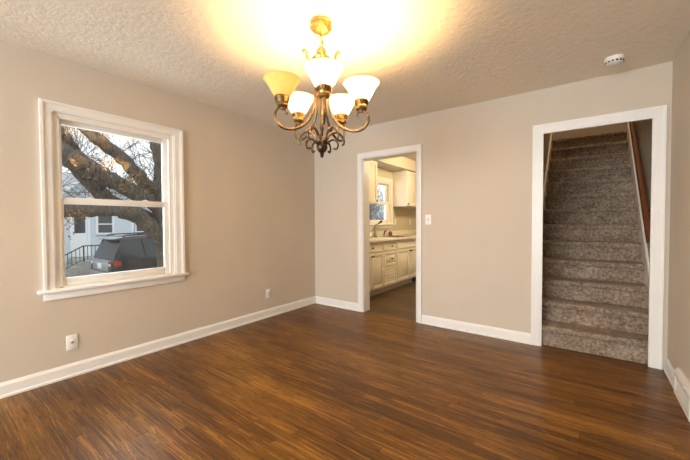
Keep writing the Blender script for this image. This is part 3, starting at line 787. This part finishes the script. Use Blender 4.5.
f.box(HX-.05, y0, z0, HX+.05, y0+t, z1); f.box(HX-.05, y1-t, z0, HX+.05, y1, z1); f.box(HX-.05, y0+t, z1-t, HX+.05, y1-t, z1)
f.box(HX-.04, y0+t, z0, HX-.0, y1-t, z0+1.0); f.box(HX-.04, y0+t, z0+1.0, HX, y0+t+.07, z1-t); f.box(HX-.04, y1-t-.07, z0+1.0, HX, y1-t, z1-t); f.box(HX-.04, y0+t+.07, z1-t-.12, HX, y1-t-.07, z1-t)
o = f.build('storm_door', M['white'], hs, smooth=0)
MB().box(HX-.035, y0+t+.07, z0+1.0, HX-.02, y1-t-.07, z1-t-.12).build('pane', M['darkglass'], o, smooth=0)
MB().box(HX-.0, y0+t+.03, z0+.95, HX+.04, y0+t+.05, z0+1.06, .004).build('handle', M['iron'], o)
# stoop
s_ = MB().box(-13.94, .36, GZ, -12.1, 1.35, -.25, .01).box(-13.94, .06, GZ, -12.1, .36, -.45, .01).box(-13.94, -.24, GZ, -12.1, .06, -.65, .01)
tag(s_.build('stoop', M['concrete'], loc=(-13, .8, GZ)), 'grey concrete stoop and steps below the neighbour house door', 'steps')
t = thing('porch_railing', (-12, .3, GZ), 'black iron railing sloping down along the stoop of the blue house', 'railing')
b = MB(); top = [(-12.05, 1.3, .34), (-12.05, .38, .34), (-12.05, -.26, -.03), (-12.05, -.32, -.12)]
b.tube(top, .022, 8); b.build('top_rail', M['iron'], t)
lowz = lambda y: (-.17 if y > .38 else -.17+(y-.38)*.58); topz = lambda y: (.34 if y > .38 else .34+(y-.38)*.58)
MB().tube([(-12.05, 1.3, -.17), (-12.05, .38, -.17), (-12.05, -.22, -.52)], .013, 6).build('bottom_rail', M['iron'], t)
for y, zb in ((1.28, -.25), (.40, -.25), (-.20, -.65)): MB().box(-12.07, y-.018, zb, -12.03, y+.018, topz(y)).build('post', M['iron'], t, smooth=0)
y = -.08
while y < 1.25:
    if abs(y-.40) > .05: MB().tube([(-12.05, y, lowz(y)), (-12.05, y, topz(y))], .0105, 6).build('baluster', M['iron'], t)
    y += .12
# SUV parked along the drive
CX, CY = -7.92, -.30
sv = thing('suv', (CX, CY+2.3, GZ), 'black suv parked on the drive in front of the pale blue house', 'car')
def sec(y, pts):
    L = [(CX-w, CY+y, GZ+z) for w, z in pts]; R = [(CX+w, CY+y, GZ+z) for w, z in reversed(pts)]
    return L + R
S = [sec(.00, [(.74, .42), (.80, .55), (.82, .78), (.80, .98)]), sec(.10, [(.80, .34), (.88, .52), (.90, .78), (.86, 1.02)]), sec(.5, [(.84, .28), (.92, .52), (.93, .80), (.88, 1.04)]),
     sec(2.0, [(.84, .26), (.92, .52), (.93, .78), (.88, 1.02)]), sec(3.3, [(.84, .26), (.92, .52), (.93, .76), (.86, 1.00)]), sec(4.2, [(.82, .28), (.88, .50), (.88, .70), (.78, .88)]), sec(4.55, [(.66, .34), (.72, .48), (.74, .62), (.66, .76)])]
MB().loft(S).build('body', M['carpaint'], sv, smooth=40)
MB().loft([sec(.06, [(.80, 1.00), (.80, 1.005)]), sec(.10, [(.82, 1.03), (.79, 1.15)]), sec(.30, [(.84, 1.03), (.67, 1.58)]), sec(2.35, [(.84, 1.01), (.67, 1.60)]), sec(3.35, [(.80, .99), (.76, 1.02)])]).build('cabin_glass', M['carglass'], sv, smooth=30)
MB().loft([sec(.16, [(.66, 1.575), (.62, 1.61)]), sec(.45, [(.69, 1.58), (.62, 1.655)]), sec(1.4, [(.70, 1.595), (.60, 1.69)]), sec(2.3, [(.69, 1.58), (.60, 1.66)]), sec(2.5, [(.66, 1.53), (.6, 1.575)])]).build('roof', M['carpaint'], sv, smooth=40)
for sgn in (-1, 1):
    for ya, yb, wd in ((.09, .28, .07), (.88, .80, .05), (1.85, 1.80, .045)):
        b = MB(); x1, x2 = CX+sgn*.862, CX+sgn*.692
        b.loft([[(x1, CY+ya, GZ+1.0), (x1, CY+ya+wd*1.6, GZ+1.0), (x1-sgn*.05, CY+ya+wd*1.6, GZ+1.0), (x1-sgn*.05, CY+ya, GZ+1.0)], [(x2, CY+yb, GZ+1.6), (x2, CY+yb+wd, GZ+1.6), (x2-sgn*.05, CY+yb+wd, GZ+1.6), (x2-sgn*.05, CY+yb, GZ+1.6)]])
        b.build('pillar', M['carpaint'], sv, smooth=0)
    MB().tube([(CX+sgn*.60, CY+.35, GZ+1.655), (CX+sgn*.60, CY+.45, GZ+1.705), (CX+sgn*.59, CY+1.4, GZ+1.735), (CX+sgn*.59, CY+2.1, GZ+1.715), (CX+sgn*.59, CY+2.2, GZ+1.66)], .018, 8).build('roof_rail', M['iron'], sv)
    tl = MB(); tl.loft([[(CX+sgn*.60, CY-.012, GZ+.84), (CX+sgn*.60, CY-.012, GZ+1.0), (CX+sgn*.60, CY+.06, GZ+1.0), (CX+sgn*.60, CY+.06, GZ+.84)], [(CX+sgn*.80, CY+.004, GZ+.82), (CX+sgn*.80, CY+.004, GZ+1.02), (CX+sgn*.80, CY+.06, GZ+1.02), (CX+sgn*.80, CY+.06, GZ+.82)], [(CX+sgn*.905, CY+.10, GZ+.84), (CX+sgn*.895, CY+.10, GZ+1.03), (CX+sgn*.84, CY+.10, GZ+1.03), (CX+sgn*.84, CY+.10, GZ+.84)], [(CX+sgn*.922, CY+.21, GZ+.88), (CX+sgn*.91, CY+.21, GZ+.99), (CX+sgn*.85, CY+.21, GZ+.99), (CX+sgn*.85, CY+.21, GZ+.88)]])
    tl.build('tail_lamp', M['tail'], sv, smooth=30)
    MB().box(CX+sgn*.70-.05, CY-.014, GZ+.86, CX+sgn*.70+.05, CY+.02, GZ+.93, .004).build('reversing_lamp', M['plate'], sv)
    for yy in (.85, 3.55):
        w = MB().lathe([(.20, -.11), (.31, -.11), (.345, -.08), (.345, .08), (.31, .11), (.20, .11)], (CX+sgn*.83, CY+yy, GZ+.345), 28, Matrix.Rotation(math.radians(90), 4, 'Y')).build('wheel', M['tyre'], sv)
        MB().lathe([(0, .06), (.06, .065), (.19, .085), (.205, .10), (.205, -.10), (0, -.10)], (CX+sgn*.83, CY+yy, GZ+.345), 20, Matrix.Rotation(math.radians(90*sgn), 4, 'Y')).build('wheel_rim', M['silver'], w)
    MB().box(CX+sgn*.93, CY+2.75, GZ+1.02, CX+sgn*1.05, CY+2.87, GZ+1.15, .02).build('wing_mirror', M['carpaint'], sv)
MB().loft([sec(-.06, [(.60, .38), (.70, .44), (.72, .60), (.66, .66)]), sec(.02, [(.80, .34), (.86, .44), (.87, .62), (.80, .68)]), sec(.30, [(.86, .36), (.925, .46), (.925, .60), (.86, .64)])]).build('rear_bumper', M['silver'], sv, smooth=40)
MB().box(CX-.60, CY-.02, GZ+.70, CX+.60, CY+.04, GZ+.98, .02).build('tailgate', M['silver'], sv)
MB().box(CX-.16, CY-.035, GZ+.76, CX+.15, CY-.015, GZ+.91, .005).build('number_plate', M['plate'], sv)
MB().loft([sec(.08, [(.58, 1.59), (.58, 1.615)]), sec(.34, [(.64, 1.60), (.62, 1.655)])]).build('spoiler', M['silver'], sv, smooth=30)
MB().box(CX-.72, CY-.025, GZ+.985, CX+.72, CY+.05, GZ+1.015, .01).build('chrome_strip', M['silver'], sv)

# ------------------------------------------------------------------ trees
def wob(P, n=5, amp=.015):
    return [p+Vector((random.uniform(-amp, amp), random.uniform(-amp, amp), random.uniform(-amp, amp))) for p in catmull(P, n)]
def limb(b, pts, ra, rb, sides=12):
    P = wob(pts); n = len(P); b.tube(P, [(ra+(rb-ra)*i/(n-1))*random.uniform(.93, 1.07) for i in range(n)], sides)
    return P
def twig(b, p, d, L, r, depth):
    P = [Vector(p)]; d = Vector(d).normalized(); n = 5
    for i in range(n):
        d = (d+Vector((random.uniform(-.3, .3), random.uniform(-.3, .3), random.uniform(-.2, .34)))).normalized(); P.append(P[-1]+d*L/n)
    b.tube(P, [r*(1-.7*i/n) for i in range(n+1)], 4, cap=False)
    if depth > 0:
        for _ in range(3 if depth > 1 else 2):
            i = random.randint(1, n-1); dd = (d+Vector((random.uniform(-1, 1), random.uniform(-1, 1), random.uniform(-.5, .9)))).normalized()
            twig(b, P[i], dd, L*random.uniform(.45, .7), r*.55, depth-1)
tr = thing('tree', (-3, -.70, GZ), 'big bare tree with thick arching limbs just outside the left window', 'tree')
b = MB()
limb(b, [(-3, -.52, GZ-.05), (-3, -.55, -.2), (-3.0, -.57, .6), (-3.0, -.62, 1.15), (-3.0, -.70, 1.6)], .37, .27, 18)
b.build('trunk', M['bark'], tr, smooth=70)
twl = []
def mk(pts, ra, rb):
    q = MB(); P = limb(q, pts, ra, rb, 14); q.build('limb', M['bark'], tr, smooth=70); twl.append(P)
mk([(-3, -.80, .85), (-3, -1.08, 1.22), (-3, -1.30, 1.37), (-3, -1.61, 1.43), (-3, -1.94, 1.415), (-3, -2.3, 1.385), (-3.05, -2.8, 1.34), (-3.1, -3.4, 1.42)], .15, .10)
mk([(-3, -.80, 1.45), (-3, -1.07, 1.62), (-3, -1.48, 1.84), (-3, -1.75, 1.99), (-3, -2.08, 2.19), (-3, -2.33, 2.35), (-3, -2.8, 2.7), (-3, -3.3, 3.2)], .125, .115)
mk([(-3.2, -.9, 1.25), (-3.45, -1.42, 1.55), (-3.5, -1.59, 1.73), (-3.5, -1.76, 1.92), (-3.5, -1.94, 2.13), (-3.5, -2.06, 2.29), (-3.6, -2.3, 2.9)], .13, .10)
mk([(-3.1, -.70, 1.50), (-3.2, -.86, 1.76), (-3.2, -1.0, 1.92), (-3.2, -1.24, 2.19), (-3.2, -1.53, 2.45), (-3.2, -1.77, 2.63), (-3.2, -2.1, 2.95), (-3.2, -2.6, 3.6)], .12, .09)
mk([(-2.95, -.74, 1.45), (-2.9, -.86, 1.75), (-2.9, -.85, 2.05), (-2.9, -.88, 2.4), (-2.9, -.96, 2.65), (-2.9, -1.04, 2.89), (-2.9, -1.2, 3.6)], .12, .08)
mk([(-3.3, -1.68, 2.10), (-3.6, -1.82, 2.30), (-3.6, -1.90, 2.42), (-3.6, -2.01, 2.62), (-3.6, -2.14, 2.81), (-3.6, -2.3, 3.4)], .075, .06)
b = MB()
for P in twl:
    for _ in range(26):
        p = random.choice(P[4:]); twig(b, p, (random.uniform(-1, .6), random.uniform(-.9, .7), random.uniform(.1, 1)), random.uniform(.5, 1.1), random.uniform(.005, .010), 2)
o = b.build('twigs', M['twig'], tr, smooth=0); o['kind'] = 'stuff'
b = MB()
def leaves(c, n, s):
    for _ in range(n):
        p = Vector(c)+Vector((random.gauss(0, s), random.gauss(0, s), random.gauss(0, s*.8)))
        u = Vector((random.uniform(-1, 1), random.uniform(-1, 1), random.uniform(-1, 1))).normalized(); v = u.orthogonal().normalized(); k = random.uniform(.014, .030)
        w = u.cross(v)*k*.3
        A = [b.bm.verts.new(q) for q in (p-u*k, p+v*k*.6+w, p+u*k, p-v*k*.6+w)]
        b.bm.faces.new((A[0], A[1], A[2])); b.bm.faces.new((A[0], A[2], A[3]))
for c, n, s in (((-2.85, -1.35, 1.95), 60, .08), ((-2.85, -1.47, 1.80), 50, .07), ((-2.85, -1.22, 2.01), 50, .07), ((-2.85, -2.15, 1.33), 50, .09), ((-2.85, -2.22, 1.17), 45, .08), ((-2.85, -1.92, 2.04), 40, .10), ((-2.85, -2.0, 1.36), 45, .06), ((-2.9, -1.1, 1.78), 40, .06)): leaves(c, n, s)
o = b.build('leaves', M['leaf'], tr, smooth=0); o['kind'] = 'stuff'

def bare_tree(x, y, h, n, label, seed, lean=0):
    random.seed(seed)
    t = thing('bare_tree', (x, y, GZ), label, 'tree')
    q = MB(); P = limb(q, [(x, y, GZ-.1), (x, y+.1, GZ+h*.3), (x+.1, y+lean, GZ+h*.6), (x, y+lean*1.5, GZ+h)], h*.028, h*.006, 10); q.build('trunk', M['bark'], t, smooth=70)
    q = MB()
    for _ in range(n):
        p = random.choice(P[4:]); twig(q, p, (random.uniform(-1, 1), random.uniform(-1, 1), random.uniform(.1, 1)), random.uniform(.12, .24)*h, h*.0035, 2)
    o = q.build('twigs', M['twig'], t, smooth=0); o['kind'] = 'stuff'
bare_tree(-32, 12.5, 14, 90, 'bare grey tree behind the right end of the blue house', 3)
bare_tree(-32, 3.0, 14, 70, 'bare grey tree behind the entry gable of the blue house', 5)
for q, (x, y) in enumerate(((-4.4, 8.2), (-4.6, 12.2))):
    bare_tree(x, y, 4.6+.9*q, 110, ['bare twiggy tree seen through the kitchen window, nearest its left edge', 'bare twiggy tree seen through the kitchen window, nearest the far wall cabinet'][q], 11+q)
random.seed(21)
t = thing('thicket', (-8.5, 17.5, GZ), 'grey leafless thicket filling the lower kitchen window', 'bush')
q = MB()
for _ in range(230):
    p = (random.uniform(-13.5, -3.5), random.uniform(16, 19), GZ)
    twig(q, p, (random.uniform(-.35, .35), random.uniform(-.3, .3), 1), random.uniform(2.4, 4.2), random.uniform(.02, .04), 2)
o = q.build('twigs', M['twig_grey'], t, smooth=0); o['kind'] = 'stuff'
